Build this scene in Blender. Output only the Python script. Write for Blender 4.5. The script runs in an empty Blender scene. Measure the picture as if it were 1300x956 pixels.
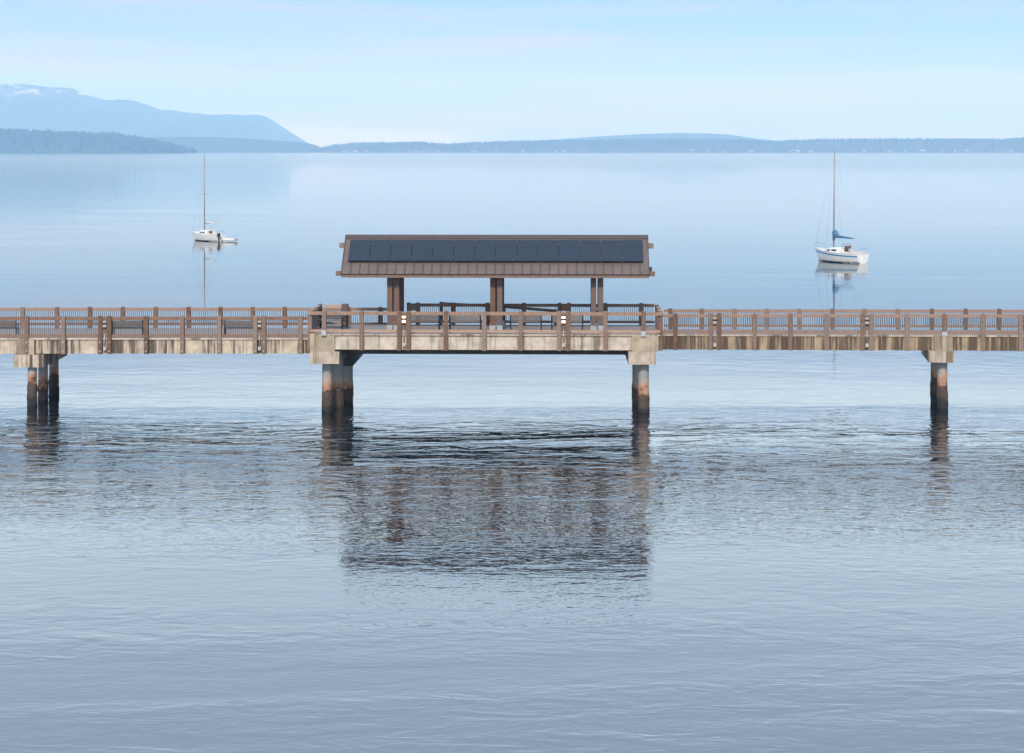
import bpy, bmesh, math, random
from mathutils import Vector, Matrix
random.seed(7)
R = math.radians
scene = bpy.context.scene
col = scene.collection

# ------------------------------------------------------------------ camera
F, CX, HY, H = 2600.0, 650.0, 190.0, 12.85      # focal length in photo pixels, horizon row, eye height
cam_d = bpy.data.cameras.new('camera')
cam = bpy.data.objects.new('camera', cam_d); col.objects.link(cam)
cam.location = (0, 0, H); cam.rotation_euler = (R(90), 0, 0)
cam_d.sensor_width = 36; cam_d.lens = 36 * F / 1300
cam_d.shift_y = -(478 - HY) / 1300
cam_d.clip_start = 0.5; cam_d.clip_end = 90000
scene.camera = cam
def X(px, D): return (px - CX) * D / F
def Z(py, D): return H - (py - HY) * D / F

# ------------------------------------------------------------------ render / light
scene.render.engine = 'CYCLES'
scene.cycles.use_denoising = True
scene.cycles.max_bounces = 6; scene.cycles.diffuse_bounces = 3; scene.cycles.glossy_bounces = 4
scene.cycles.volume_bounces = 2
scene.view_settings.view_transform = 'Standard'; scene.view_settings.look = 'None'
scene.view_settings.gamma = 1; scene.view_settings.use_curve_mapping = False
scene.view_settings.exposure = 0.83
SUN_EL, SUN_AZ = R(38), R(189)                    # azimuth from +Y towards +X
sdir = Vector((math.sin(SUN_AZ) * math.cos(SUN_EL), math.cos(SUN_AZ) * math.cos(SUN_EL), math.sin(SUN_EL)))
sl = bpy.data.lights.new('sun', 'SUN'); sl.energy = 2.3; sl.angle = R(6.0); sl.color = (1, .91, .80)
so = bpy.data.objects.new('sun', sl); col.objects.link(so); so.location = (30, -40, 60)
so.rotation_euler = sdir.to_track_quat('Z', 'Y').to_euler()

def N(nt, t, **kw):
    n = nt.nodes.new(t)
    for k, v in kw.items():
        if k == 'ins':
            for kk, vv in v.items(): n.inputs[kk].default_value = vv
        else: setattr(n, k, v)
    return n
def ramp(nt, src, stops):
    r = N(nt, 'ShaderNodeValToRGB'); el = r.color_ramp.elements
    while len(el) < len(stops): el.new(0.5)
    for e, (p, c) in zip(el, stops):
        e.position = p; e.color = (c, c, c, 1) if isinstance(c, (int, float)) else (*c, 1)
    nt.links.new(src, r.inputs[0]); return r
def noise(nt, vec, scale, detail=3, rough=.5, dist=0.0):
    n = N(nt, 'ShaderNodeTexNoise', ins={'Scale': scale, 'Detail': detail, 'Roughness': rough, 'Distortion': dist})
    if vec is not None: nt.links.new(vec, n.inputs['Vector'])
    return n
def mapping(nt, vec, sc=(1, 1, 1), loc=(0, 0, 0), rot=(0, 0, 0)):
    m = N(nt, 'ShaderNodeMapping'); nt.links.new(vec, m.inputs['Vector'])
    m.inputs['Scale'].default_value = sc; m.inputs['Location'].default_value = loc
    m.inputs['Rotation'].default_value = rot
    return m.outputs[0]
def mixc(nt, f, a, b, mode='MIX'):
    m = N(nt, 'ShaderNodeMix', data_type='RGBA', blend_type=mode)
    for sock, v in ((m.inputs[0], f), (m.inputs[6], a), (m.inputs[7], b)):
        if hasattr(v, 'is_linked') or isinstance(v, bpy.types.NodeSocket): nt.links.new(v, sock)
        elif isinstance(v, (int, float)): sock.default_value = v
        else: sock.default_value = (*v, 1)
    return m.outputs[2]
def math_(nt, op, a, b=None, c=None, clamp=False):
    m = N(nt, 'ShaderNodeMath', operation=op, use_clamp=clamp)
    for i, v in enumerate((a, b, c)):
        if v is None: continue
        if isinstance(v, (int, float)): m.inputs[i].default_value = v
        else: nt.links.new(v, m.inputs[i])
    return m.outputs[0]

# ------------------------------------------------------------------ world: Nishita sky with a thin veil of cirrus, plus a bright band added to light the water
W = bpy.data.worlds.new('World'); scene.world = W; W.use_nodes = True
nt = W.node_tree; nt.nodes.clear()
sky = N(nt, 'ShaderNodeTexSky', sky_type='NISHITA', sun_disc=False, sun_elevation=SUN_EL, sun_rotation=SUN_AZ,
        altitude=0, air_density=1.0, dust_density=0.6, ozone_density=3.0)
tc = N(nt, 'ShaderNodeTexCoord')
sep = N(nt, 'ShaderNodeSeparateXYZ'); nt.links.new(tc.outputs['Generated'], sep.inputs[0])
veil_v = mapping(nt, tc.outputs['Generated'], (2.2, 2.2, 26.0), (0.3, .2, .6), (0, R(-14), 0))
veil = ramp(nt, noise(nt, veil_v, 1.6, 6, .6, .8).outputs[0], [(.38, 0.05), (.66, .85)])
def smooth(nt, v, a, b):
    m = N(nt, 'ShaderNodeMapRange', interpolation_type='SMOOTHSTEP'); nt.links.new(v, m.inputs[0])
    m.inputs[1].default_value = a; m.inputs[2].default_value = b
    return m.outputs[0]
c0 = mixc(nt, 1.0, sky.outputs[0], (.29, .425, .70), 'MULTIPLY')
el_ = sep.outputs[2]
vlow = mixc(nt, smooth(nt, el_, .076, .125), (3.5, 3.2, 3.3), (8.2, 10.7, 12.9))  # brighter band added above the view to lighten the water's reflections
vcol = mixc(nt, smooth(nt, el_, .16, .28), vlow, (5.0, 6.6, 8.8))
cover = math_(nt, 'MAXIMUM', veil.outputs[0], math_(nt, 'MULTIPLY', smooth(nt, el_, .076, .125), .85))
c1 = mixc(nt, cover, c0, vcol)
# low bank of cloud over the far shore
bank_n = noise(nt, mapping(nt, tc.outputs['Generated'], (40, 1, 130)), 1.0, 4, .55)
el = math_(nt, 'MULTIPLY', sep.outputs[2], 1.0)
xx = sep.outputs[0]
xtop = math_(nt, 'ADD', math_(nt, 'MULTIPLY', xx, -0.055), 0.0045)       # bank thins to the right
top = math_(nt, 'SUBTRACT', math_(nt, 'ADD', xtop, math_(nt, 'MULTIPLY', bank_n.outputs[0], .006)), el)
bm_ = smooth(nt, top, -.0008, .0035)
bx = math_(nt, 'MULTIPLY', smooth(nt, xx, -.16, -.10), smooth(nt, xx, .0, -.04))
front = smooth(nt, sep.outputs[1], 0.0, .2)
bank = math_(nt, 'MULTIPLY', math_(nt, 'MULTIPLY', bm_, bx), math_(nt, 'MULTIPLY', front, .75))
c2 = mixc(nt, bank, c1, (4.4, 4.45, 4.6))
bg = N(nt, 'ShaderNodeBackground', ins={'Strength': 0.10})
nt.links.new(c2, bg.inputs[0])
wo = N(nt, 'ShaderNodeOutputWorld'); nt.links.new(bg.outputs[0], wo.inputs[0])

# ------------------------------------------------------------------ materials
def new_mat(name):
    m = bpy.data.materials.new(name); m.use_nodes = True
    nt = m.node_tree; b = nt.nodes['Principled BSDF']
    return m, nt, b
def plain(name, c, rough=.5, metal=0.0, emit=None, es=0.0, var=.25, scale=6):
    m, nt, b = new_mat(name)
    g = N(nt, 'ShaderNodeNewGeometry')
    n = noise(nt, g.outputs['Position'], scale, 4, .6)
    r = ramp(nt, n.outputs[0], [(.3, tuple(x * (1 - var) for x in c)), (.7, tuple(min(1, x * (1 + var * .6)) for x in c))])
    nt.links.new(r.outputs[0], b.inputs['Base Color'])
    b.inputs['Roughness'].default_value = rough; b.inputs['Metallic'].default_value = metal
    if emit:
        b.inputs['Emission Color'].default_value = (*emit, 1); b.inputs['Emission Strength'].default_value = es
    return m
def wood(name, a, bcol, grey=(.20, .18, .165), greyamt=.5):
    m, nt, b = new_mat(name)
    g = N(nt, 'ShaderNodeNewGeometry'); oi = N(nt, 'ShaderNodeObjectInfo')
    big = noise(nt, g.outputs['Position'], .9, 3, .6)
    off = N(nt, 'ShaderNodeVectorMath', operation='ADD'); nt.links.new(g.outputs['Position'], off.inputs[0])
    cmb = N(nt, 'ShaderNodeCombineXYZ')
    k = math_(nt, 'MULTIPLY', oi.outputs['Random'], 37.0)
    for i in range(3): nt.links.new(k, cmb.inputs[i])
    nt.links.new(cmb.outputs[0], off.inputs[1])
    fine = noise(nt, mapping(nt, off.outputs[0], (5, 5, 5)), 1.7, 5, .65, .4)
    base = mixc(nt, ramp(nt, fine.outputs[0], [(.32, 0), (.68, 1)]).outputs[0], a, bcol)
    gm = ramp(nt, math_(nt, 'ADD', math_(nt, 'MULTIPLY', big.outputs[0], .7), math_(nt, 'MULTIPLY', oi.outputs['Random'], .45)),
              [(.38, 0), (.75, greyamt)])
    c = mixc(nt, gm.outputs[0], base, grey)
    br = math_(nt, 'ADD', math_(nt, 'MULTIPLY', oi.outputs['Random'], .55), .66)
    hsv = N(nt, 'ShaderNodeHueSaturation'); nt.links.new(c, hsv.inputs['Color']); nt.links.new(br, hsv.inputs['Value'])
    nt.links.new(hsv.outputs[0], b.inputs['Base Color'])
    b.inputs['Roughness'].default_value = .75
    bp = N(nt, 'ShaderNodeBump', ins={'Strength': .4, 'Distance': .01}); nt.links.new(fine.outputs[0], bp.inputs['Height'])
    nt.links.new(bp.outputs[0], b.inputs['Normal'])
    return m
def concrete(name, c, stain_amt, stain=(.10, .07, .05), moss=(.16, .13, .06), mossamt=.25, freq=1.0):
    m, nt, b = new_mat(name)
    g = N(nt, 'ShaderNodeNewGeometry'); P = g.outputs['Position']
    sp = N(nt, 'ShaderNodeSeparateXYZ'); nt.links.new(P, sp.inputs[0])
    mott = noise(nt, P, 2.2, 6, .65)
    base = mixc(nt, ramp(nt, mott.outputs[0], [(.35, 0), (.65, 1)]).outputs[0], tuple(x * .72 for x in c), tuple(min(1, x * 1.15) for x in c))
    s1 = noise(nt, mapping(nt, P, (1.3 * freq, 1.3 * freq, .10)), 1.0, 3, .7)
    s2 = noise(nt, mapping(nt, P, (7 * freq, 7 * freq, .35)), 1.0, 3, .6)
    sm = math_(nt, 'ADD', math_(nt, 'MULTIPLY', s1.outputs[0], .68), math_(nt, 'MULTIPLY', s2.outputs[0], .32))
    t = .60 - .17 * stain_amt
    st = ramp(nt, sm, [(t, 0), (t + .09, min(1, .45 + .6 * stain_amt))])
    cc = mixc(nt, st.outputs[0], base, stain)
    mo = ramp(nt, noise(nt, mapping(nt, P, (.8, .8, .3), (5, 3, 1)), 1.0, 4, .7).outputs[0], [(.5, 0), (.75, mossamt)])
    cc = mixc(nt, mo.outputs[0], cc, moss)
    nt.links.new(cc, b.inputs['Base Color']); b.inputs['Roughness'].default_value = .85
    bp = N(nt, 'ShaderNodeBump', ins={'Strength': .5, 'Distance': .015}); nt.links.new(noise(nt, P, 14, 5, .7).outputs[0], bp.inputs['Height'])
    nt.links.new(bp.outputs[0], b.inputs['Normal'])
    return m
def pile_mat():
    m, nt, b = new_mat('pile concrete with tide marks')
    g = N(nt, 'ShaderNodeNewGeometry'); P = g.outputs['Position']
    sp = N(nt, 'ShaderNodeSeparateXYZ'); nt.links.new(P, sp.inputs[0])
    oi = N(nt, 'ShaderNodeObjectInfo')
    wob = noise(nt, P, 1.9, 4, .6); fine = noise(nt, P, 9, 5, .7)
    z = math_(nt, 'ADD', sp.outputs[2], math_(nt, 'MULTIPLY', math_(nt, 'SUBTRACT', wob.outputs[0], .5), 1.3))
    z = math_(nt, 'ADD', z, math_(nt, 'MULTIPLY', math_(nt, 'SUBTRACT', oi.outputs['Random'], .5), .6))
    conc = mixc(nt, fine.outputs[0], (.17, .172, .178), (.31, .31, .305))
    pale = mixc(nt, smooth(nt, z, 1.65, 1.15), conc, (.40, .29, .205))
    rust = mixc(nt, math_(nt, 'MULTIPLY', smooth(nt, z, 1.45, 1.0), ramp(nt, fine.outputs[0], [(.35, .2), (.6, 1)]).outputs[0]), pale, (.24, .07, .025))
    barn = mixc(nt, ramp(nt, fine.outputs[0], [(.35, 0), (.62, 1)]).outputs[0], (.015, .010, .008), (.105, .060, .042))
    olive = mixc(nt, ramp(nt, wob.outputs[0], [(.45, 0), (.65, .6)]).outputs[0], barn, (.05, .043, .02))
    c = mixc(nt, smooth(nt, z, 1.04, .92), rust, olive)
    wet = mixc(nt, smooth(nt, z, .35, .0), c, (.012, .011, .010))
    nt.links.new(wet, b.inputs['Base Color']); b.inputs['Roughness'].default_value = .8
    bp = N(nt, 'ShaderNodeBump', ins={'Strength': .8, 'Distance': .04}); nt.links.new(fine.outputs[0], bp.inputs['Height'])
    nt.links.new(bp.outputs[0], b.inputs['Normal'])
    return m

M = {}
M['wood'] = wood('weathered red brown timber', (.10, .050, .030), (.22, .125, .078), grey=(.17, .145, .13), greyamt=.55)
M['wood_pale'] = wood('bleached timber', (.28, .155, .10), (.43, .28, .20), grey=(.30, .26, .23), greyamt=.5)
M['wood_rail'] = wood('rail timber', (.15, .069, .038), (.28, .150, .092), greyamt=.4)
M['post_wood'] = wood('shelter timber', (.085, .042, .03), (.25, .11, .06), grey=(.085, .075, .07), greyamt=.85)
M['wood_dark'] = wood('dark timber', (.09, .055, .045), (.17, .11, .085), greyamt=.4)
M['bench_wood'] = wood('grey bench slats', (.065, .05, .045), (.12, .095, .085), greyamt=.3)
M['deck'] = wood('grey deck boards', (.22, .18, .17), (.33, .28, .265), grey=(.27, .25, .25), greyamt=.6)
M['conc'] = concrete('stained concrete', (.47, .385, .30), .80, stain=(.05, .034, .023), freq=1.1)
M['conc_c'] = concrete('pale concrete', (.45, .385, .32), .5, mossamt=.12)
M['conc_r'] = concrete('dark stained concrete', (.33, .245, .165), .98, stain=(.075, .048, .030), freq=1.5, mossamt=.35)
M['conc_b'] = concrete('block concrete', (.34, .28, .205), .45, mossamt=.5)
M['conc_cap'] = concrete('cap concrete', (.40, .33, .265), .6)
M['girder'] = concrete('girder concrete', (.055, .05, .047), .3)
M['pile'] = pile_mat()
M['galv'] = plain('galvanised steel', (.42, .44, .47), .45, .6)
M['picket'] = plain('grey metal pickets', (.085, .085, .09), .5, .2)
M['black'] = plain('black iron', (.012, .012, .014), .5)
M['roofmetal'] = plain('brown standing seam metal', (.112, .082, .069), .5, .0, var=.2, scale=1.2)
M['rooftrim'] = plain('brown ridge metal', (.06, .043, .038), .5, .0, var=.1, scale=1.2)
M['white'] = plain('white gelcoat', (.64, .63, .61), .3, var=.05)
M['offwhite'] = plain('off white deck', (.56, .53, .49), .5, var=.08)
M['blue'] = plain('blue stripe paint', (.03, .20, .42), .4, var=.1)
M['bluecloth'] = plain('blue sail cover cloth', (.055, .15, .26), .8, var=.4)
M['navy'] = plain('dark antifouling', (.02, .02, .03), .6)
M['alu'] = plain('aluminium spar', (.24, .23, .235), .5, .2, var=.05)
M['glass'] = plain('dark cabin glass', (.03, .03, .04), .15)
M['signwhite'] = plain('white plastic', (.36, .35, .33), .5, var=.05)
M['lamp_on'] = plain('lit lamp lens', (.9, .8, .65), .4, emit=(1.0, .70, .42), es=1.3, var=.05)
M['lamp_off'] = plain('unlit lamp lens', (.32, .305, .28), .4, var=.05)
M['kelp'] = plain('rope', (.35, .3, .25), .9)

def solar_mat():
    m, nt, b = new_mat('solar cells')
    tcn = N(nt, 'ShaderNodeTexCoord')
    n = noise(nt, tcn.outputs['Object'], .9, 2)
    nt.links.new(mixc(nt, n.outputs[0], (.009, .014, .026), (.014, .020, .034)), b.inputs['Base Color'])
    b.inputs['Roughness'].default_value = .25; b.inputs['IOR'].default_value = 1.5
    return m
M['solar'] = solar_mat()

def water_mat():
    m, nt, b = new_mat('sea water')
    g = N(nt, 'ShaderNodeNewGeometry'); P = g.outputs['Position']
    sp = N(nt, 'ShaderNodeSeparateXYZ'); nt.links.new(P, sp.inputs[0]); y = sp.outputs[1]
    b.inputs['Base Color'].default_value = (.003, .007, .011, 1)
    b.inputs['IOR'].default_value = 2.7
    patch = ramp(nt, noise(nt, mapping(nt, P, (.016, .05, 0), (3, 1, 0)), 1.0, 3, .55, .8).outputs[0], [(.36, .22), (.62, 1.4)])
    rise = math_(nt, 'ADD', math_(nt, 'MULTIPLY', smooth(nt, y, 103, 94), 1.0), .07)       # wind dies away beyond the pier
    calm = math_(nt, 'ADD', math_(nt, 'MULTIPLY', smooth(nt, y, 70, 93), 1.45), .25)       # and towards the beach
    chop = math_(nt, 'MULTIPLY', rise, math_(nt, 'ADD', math_(nt, 'MULTIPLY', smooth(nt, y, 44, 78), .85), .30))
    chop = math_(nt, 'MULTIPLY', math_(nt, 'MULTIPLY', chop, patch.outputs[0]), math_(nt, 'SUBTRACT', 1.1, math_(nt, 'MULTIPLY', smooth(nt, y, 78, 94), .75)))
    amp = math_(nt, 'MULTIPLY', math_(nt, 'MULTIPLY', rise, calm), patch.outputs[0])
    h4 = noise(nt, mapping(nt, P, (3.6, 6.0, 0), (0, 0, 0), (0, 0, R(-15))), 1.0, 2, .5, .4)
    amp = math_(nt, 'ADD', amp, math_(nt, 'MULTIPLY', smooth(nt, y, 380, 1600), .9))     # breeze out in the bay
    h4 = noise(nt, mapping(nt, P, (3.6, 6.0, 0), (0, 0, 0), (0, 0, R(-15))), 1.0, 2, .5, .4)
    h1 = noise(nt, mapping(nt, P, (.06, .30, 0)), 1.0, 2, .5, .5)
    h2 = noise(nt, mapping(nt, P, (.50, .92, 0), (0, 0, 0), (0, 0, R(-6))), 1.0, 3, .5, .9)
    h3 = noise(nt, mapping(nt, P, (1.6, 2.6, 0), (0, 0, 0), (0, 0, R(7))), 1.0, 2, .5, .3)
    hh = math_(nt, 'ADD', math_(nt, 'MULTIPLY', h1.outputs[0], .05), math_(nt, 'MULTIPLY', h2.outputs[0], .085))
    hh = math_(nt, 'MULTIPLY', hh, amp)
    hh = math_(nt, 'ADD', hh, math_(nt, 'MULTIPLY', h3.outputs[0], math_(nt, 'MULTIPLY', chop, .016)))
    hh = math_(nt, 'ADD', hh, math_(nt, 'MULTIPLY', h4.outputs[0], math_(nt, 'MULTIPLY', rise, .0022)))
    bp = N(nt, 'ShaderNodeBump', ins={'Strength': 1.0, 'Distance': 1.0}); nt.links.new(hh, bp.inputs['Height'])
    nt.links.new(bp.outputs[0], b.inputs['Normal'])
    nt.links.new(math_(nt, 'ADD', .008, math_(nt, 'MULTIPLY', smooth(nt, y, 320, 2600), .08)), b.inputs['Roughness'])
    return m
M['water'] = water_mat()

def land(name, a, c, scale, snow=None):
    m, nt, b = new_mat(name)
    g = N(nt, 'ShaderNodeNewGeometry'); P = g.outputs['Position']
    n = noise(nt, P, scale, 6, .65)
    cc = mixc(nt, ramp(nt, n.outputs[0], [(.35, 0), (.65, 1)]).outputs[0], a, c)
    if snow:
        sp = N(nt, 'ShaderNodeSeparateXYZ'); nt.links.new(P, sp.inputs[0])
        sn = noise(nt, mapping(nt, P, (1, .5, 2.2)), 0.0032, 6, .75)
        f = math_(nt, 'MULTIPLY', smooth(nt, sp.outputs[2], snow, snow + 90), ramp(nt, sn.outputs[0], [(.49, 0), (.60, .6)]).outputs[0])
        cc = mixc(nt, f, cc, (.85, .86, .9))
    nt.links.new(cc, b.inputs['Base Color']); b.inputs['Roughness'].default_value = .95
    b.inputs['Specular IOR Level'].default_value = .1
    return m
M['mountain'] = land('mountain forest', (.030, .045, .04), (.05, .065, .05), .002, snow=345)
M['forest'] = land('conifer forest', (.022, .035, .028), (.05, .06, .045), .02)
M['shoreland'] = land('wooded shore', (.03, .042, .032), (.085, .075, .06), .006)
M['beach'] = land('beach', (.20, .17, .14), (.30, .26, .22), .02)

# ------------------------------------------------------------------ mesh helpers
class MB:
    def __init__(s): s.v = []; s.f = []; s.m = []; s.sm = []; s.cur = 0
    def add(s, vs, fs, mi=None, smooth=False):
        k = len(s.v); s.v += [tuple(p) for p in vs]
        for f in fs: s.f.append(tuple(i + k for i in f)); s.m.append(s.cur if mi is None else mi); s.sm.append(smooth)
        return s
    def box(s, x0, x1, y0, y1, z0, z1, mi=None):
        return s.add([(x0,y0,z0),(x1,y0,z0),(x1,y1,z0),(x0,y1,z0),(x0,y0,z1),(x1,y0,z1),(x1,y1,z1),(x0,y1,z1)],
                     [(0,3,2,1),(4,5,6,7),(0,1,5,4),(1,2,6,5),(2,3,7,6),(3,0,4,7)], mi)
    def post(s, x, y, z0, z1, w, d=None, ch=.035, mi=None, capmi=None):       # square post with a chamfered top
        d = d or w; a, b2 = w/2, d/2; a2, b3 = a-ch, b2-ch
        vs = []
        for (p, q, z) in ((a, b2, z0), (a, b2, z1-ch*.8), (a2, b3, z1)):
            vs += [(x-p,y-q,z),(x+p,y-q,z),(x+p,y+q,z),(x-p,y+q,z)]
        fs = [(0,3,2,1),(8,9,10,11)]
        for l in (0, 4):
            for i in range(4): fs.append((l+i, l+(i+1)%4, l+4+(i+1)%4, l+4+i))
        s.add(vs, fs, mi)
        if capmi is not None:
            for q in (-1, -2, -3, -4, -9): s.m[q] = capmi
        return s
    def bar(s, p, q, w, h, mi=None, up=Vector((0,0,1))):          # rectangular bar from p to q
        p, q = Vector(p), Vector(q); d = (q-p).normalized()
        sd = d.cross(up)
        if sd.length < 1e-4: sd = Vector((1,0,0))
        sd.normalize(); u2 = sd.cross(d).normalized()
        vs = []
        for c in (p, q):
            for a, b in ((-1,-1),(1,-1),(1,1),(-1,1)): vs.append(c + sd*(a*w/2) + u2*(b*h/2))
        return s.add(vs, [(0,1,2,3),(7,6,5,4),(0,4,5,1),(1,5,6,2),(2,6,7,3),(3,7,4,0)], mi)
    def tube(s, pts, rad, n=8, mi=None, smooth=True):
        pts = [Vector(p) for p in pts]; rr = rad if isinstance(rad, (list, tuple)) else [rad]*len(pts)
        vs = []
        for i, p in enumerate(pts):
            t = (pts[min(i+1, len(pts)-1)] - pts[max(i-1, 0)]).normalized()
            a = t.orthogonal().normalized() if abs(t.z) < .9 else Vector((1,0,0))
            a = (a - t*a.dot(t)).normalized(); b = t.cross(a)
            for k in range(n):
                an = 2*math.pi*k/n; vs.append(p + (a*math.cos(an) + b*math.sin(an))*rr[i])
        fs = []
        for i in range(len(pts)-1):
            for k in range(n): fs.append((i*n+k, i*n+(k+1)%n, (i+1)*n+(k+1)%n, (i+1)*n+k))
        s.add(vs, fs, mi, smooth)
        s.add([], [], mi)
        k0 = len(s.v) - len(vs)
        s.f.append(tuple(k0 + i for i in reversed(range(n)))); s.m.append(s.cur if mi is None else mi); s.sm.append(False)
        s.f.append(tuple(k0 + (len(pts)-1)*n + i for i in range(n))); s.m.append(s.cur if mi is None else mi); s.sm.append(False)
        return s
    def xform(s, fn): s.v = [tuple(fn(*p)) for p in s.v]; return s
    def build(s, name, mat, parent=None, off=None):
        me = bpy.data.meshes.new(name)
        v = s.v if off is None else [(a-off[0], b-off[1], c-off[2]) for a, b, c in s.v]
        me.from_pydata(v, [], s.f)
        for mm in (mat if isinstance(mat, (list, tuple)) else [mat]): me.materials.append(mm)
        me.polygons.foreach_set('material_index', s.m); me.polygons.foreach_set('use_smooth', s.sm)
        bm = bmesh.new(); bm.from_mesh(me); bmesh.ops.recalc_face_normals(bm, faces=bm.faces); bm.to_mesh(me); bm.free()
        me.update()
        o = bpy.data.objects.new(name, me); col.objects.link(o)
        if parent is not None: o.parent = parent
        return o
def tag(o, label=None, cat=None, group=None, kind=None):
    if label: o['label'] = label
    if cat: o['category'] = cat
    if group: o['group'] = group
    if kind: o['kind'] = kind
    return o
def empty(name, loc=(0,0,0), rz=0.0, label=None, cat=None, group=None):
    o = bpy.data.objects.new(name, None); col.objects.link(o); o.empty_display_size = .3
    o.location = loc; o.rotation_euler = (0,0,rz)
    return tag(o, label, cat, group)
def copy_tree(o, parent=None):
    c = o.copy(); col.objects.link(c)
    if parent is not None: c.parent = parent
    for ch in list(o.children): copy_tree(ch, c)
    return c
class Frame:                                                      # a straight stretch of pier: u along, v away from the camera
    def __init__(s, ox, oy, yaw): s.ox, s.oy, s.yaw = ox, oy, yaw; s.c, s.s = math.cos(yaw), math.sin(yaw)
    def xy(s, u, v): return (s.ox + u*s.c - v*s.s, s.oy + u*s.s + v*s.c)
    def u(s, px, v):                                              # u of the point seen in photo column px at depth v
        k = (px - CX)/F                                           # X = k Y
        return (k*(s.oy + v*s.c) - s.ox + v*s.s) / (s.c - k*s.s)
    def D(s, u, v): return s.oy + u*s.s + v*s.c
    def root(s, name, u, v, z, label, cat, group=None):
        x, y = s.xy(u, v); return empty(name, (x, y, z), s.yaw, label, cat, group)

# ------------------------------------------------------------------ water
def graded(lo, hi, n, mid=0.0, p=3.0):
    out = []
    for i in range(n+1):
        t = -1 + 2*i/n; s = abs(t)**p
        out.append(mid + (s*(hi-mid) if t > 0 else -s*(mid-lo)))
    return out
b = MB(); xs = graded(-30000, 30000, 24); ys = graded(-3000, 34000, 24, 60.0)
b.add([(x, y, 0) for y in ys for x in xs], [(j*25+i, j*25+i+1, (j+1)*25+i+1, (j+1)*25+i) for j in range(24) for i in range(24)])
tag(b.build('water', M['water']), 'calm pale blue bay with darker ripples in front of the pier', 'water', kind='structure')

# ------------------------------------------------------------------ far land
def lerp_profile(pts, x):
    if x <= pts[0][0]: return pts[0][1]
    for (a, ya), (b_, yb) in zip(pts, pts[1:]):
        if x <= b_:
            t = (x-a)/(b_-a); return ya + (yb-ya)*t
    return pts[-1][1]
def hill(name, pts, D, depth, mat, label, step=6, rough=1.0, seed=1, px0=None, px1=None):
    rnd = random.Random(seed); x0 = pts[0][0]; x1 = pts[-1][0]
    n = int((x1-x0)/step); rows = 9
    vs = []; jit = [[rnd.uniform(-1, 1) for _ in range(n+1)] for _ in range(rows)]
    for j in range(rows):
        t = j/(rows-1)                                            # 0 shore .. 1 beyond the crest
        for i in range(n+1):
            px = x0 + (x1-x0)*i/n
            crest = max(2.0, Z(lerp_profile(pts, px), D))
            tt = t/.75
            prof = math.sin(min(tt, 1)*math.pi/2)**.9 if tt <= 1 else 1 - (tt-1)*1.6
            wob = 1 + (.10*rough*jit[j][i]*(1-abs(min(tt,1)-.5)*2))
            Y = D - depth + depth*tt
            vs.append((X(px, D) , Y, -2 + (crest+2)*prof*wob if j else -2))
    w = n+1
    fs = [(j*w+i, j*w+i+1, (j+1)*w+i+1, (j+1)*w+i) for j in range(rows-1) for i in range(n)]
    bb = MB(); bb.add(vs, fs, smooth=True)
    return tag(bb.build(name, mat), label, None, kind='structure')
MOUNT = [(-330,150),(-250,128),(-150,114),(-60,110),(0,108.5),(25,106.5),(45,108.5),(65,111),(90,112),(105,116),(120,122),(135,127.5),(150,126.5),
         (170,127.5),(190,134),(207,140.5),(220,140),(240,143.5),(252,143.5),(262,146),(300,145.3),(312,147),(322,145.4),(335,147),(345,152),
         (360,162),(375,171.5),(390,181),(402,188),(425,192)]
hill('mountain', MOUNT, 14500, 1900, M['mountain'], 'long blue mountain ridge with patches of snow at its left summit', 4, seed=3)
MIDH = [(-60,178),(60,176),(180,174.5),(240,173.3),(300,175),(345,178),(385,180.5),(400,184),(412,189),(425,192.6)]
hill('hill', MIDH, 9700, 420, M['forest'], 'low hazy wooded island below the mountain', 4, seed=4)
BACKH = [(640,184),(690,178),(740,174.5),(780,172),(820,169.8),(860,168.8),(900,169.3),(930,171.5),(960,176),(1000,180),(1040,184)]
hill('hill', BACKH, 12500, 900, M['forest'], 'low rounded wooded hill rising behind the far shore', 4, seed=5)
LEFTH = [(-120,168),(0,167),(60,170),(150,173),(185,179),(220,186),(240,190.5),(250,193)]
hill('shore', LEFTH, 7400, 430, M['forest'], 'dark wooded headland at the left of the bay', 3, seed=6)
FARSH = [(396,193),(408,190),(425,185),(450,183),(530,181.5),(570,184),(600,182),(660,180),(720,179.5),(790,178.5),(860,178),(930,178.5),(985,180.5),
         (1000,179.5),(1060,177.5),(1130,177.3),(1200,177.5),(1260,178),(1300,176),(1420,174)]
hill('shore', FARSH, 9500, 450, M['shoreland'], 'long low wooded far shore across the bay', 3, seed=8)
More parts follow.
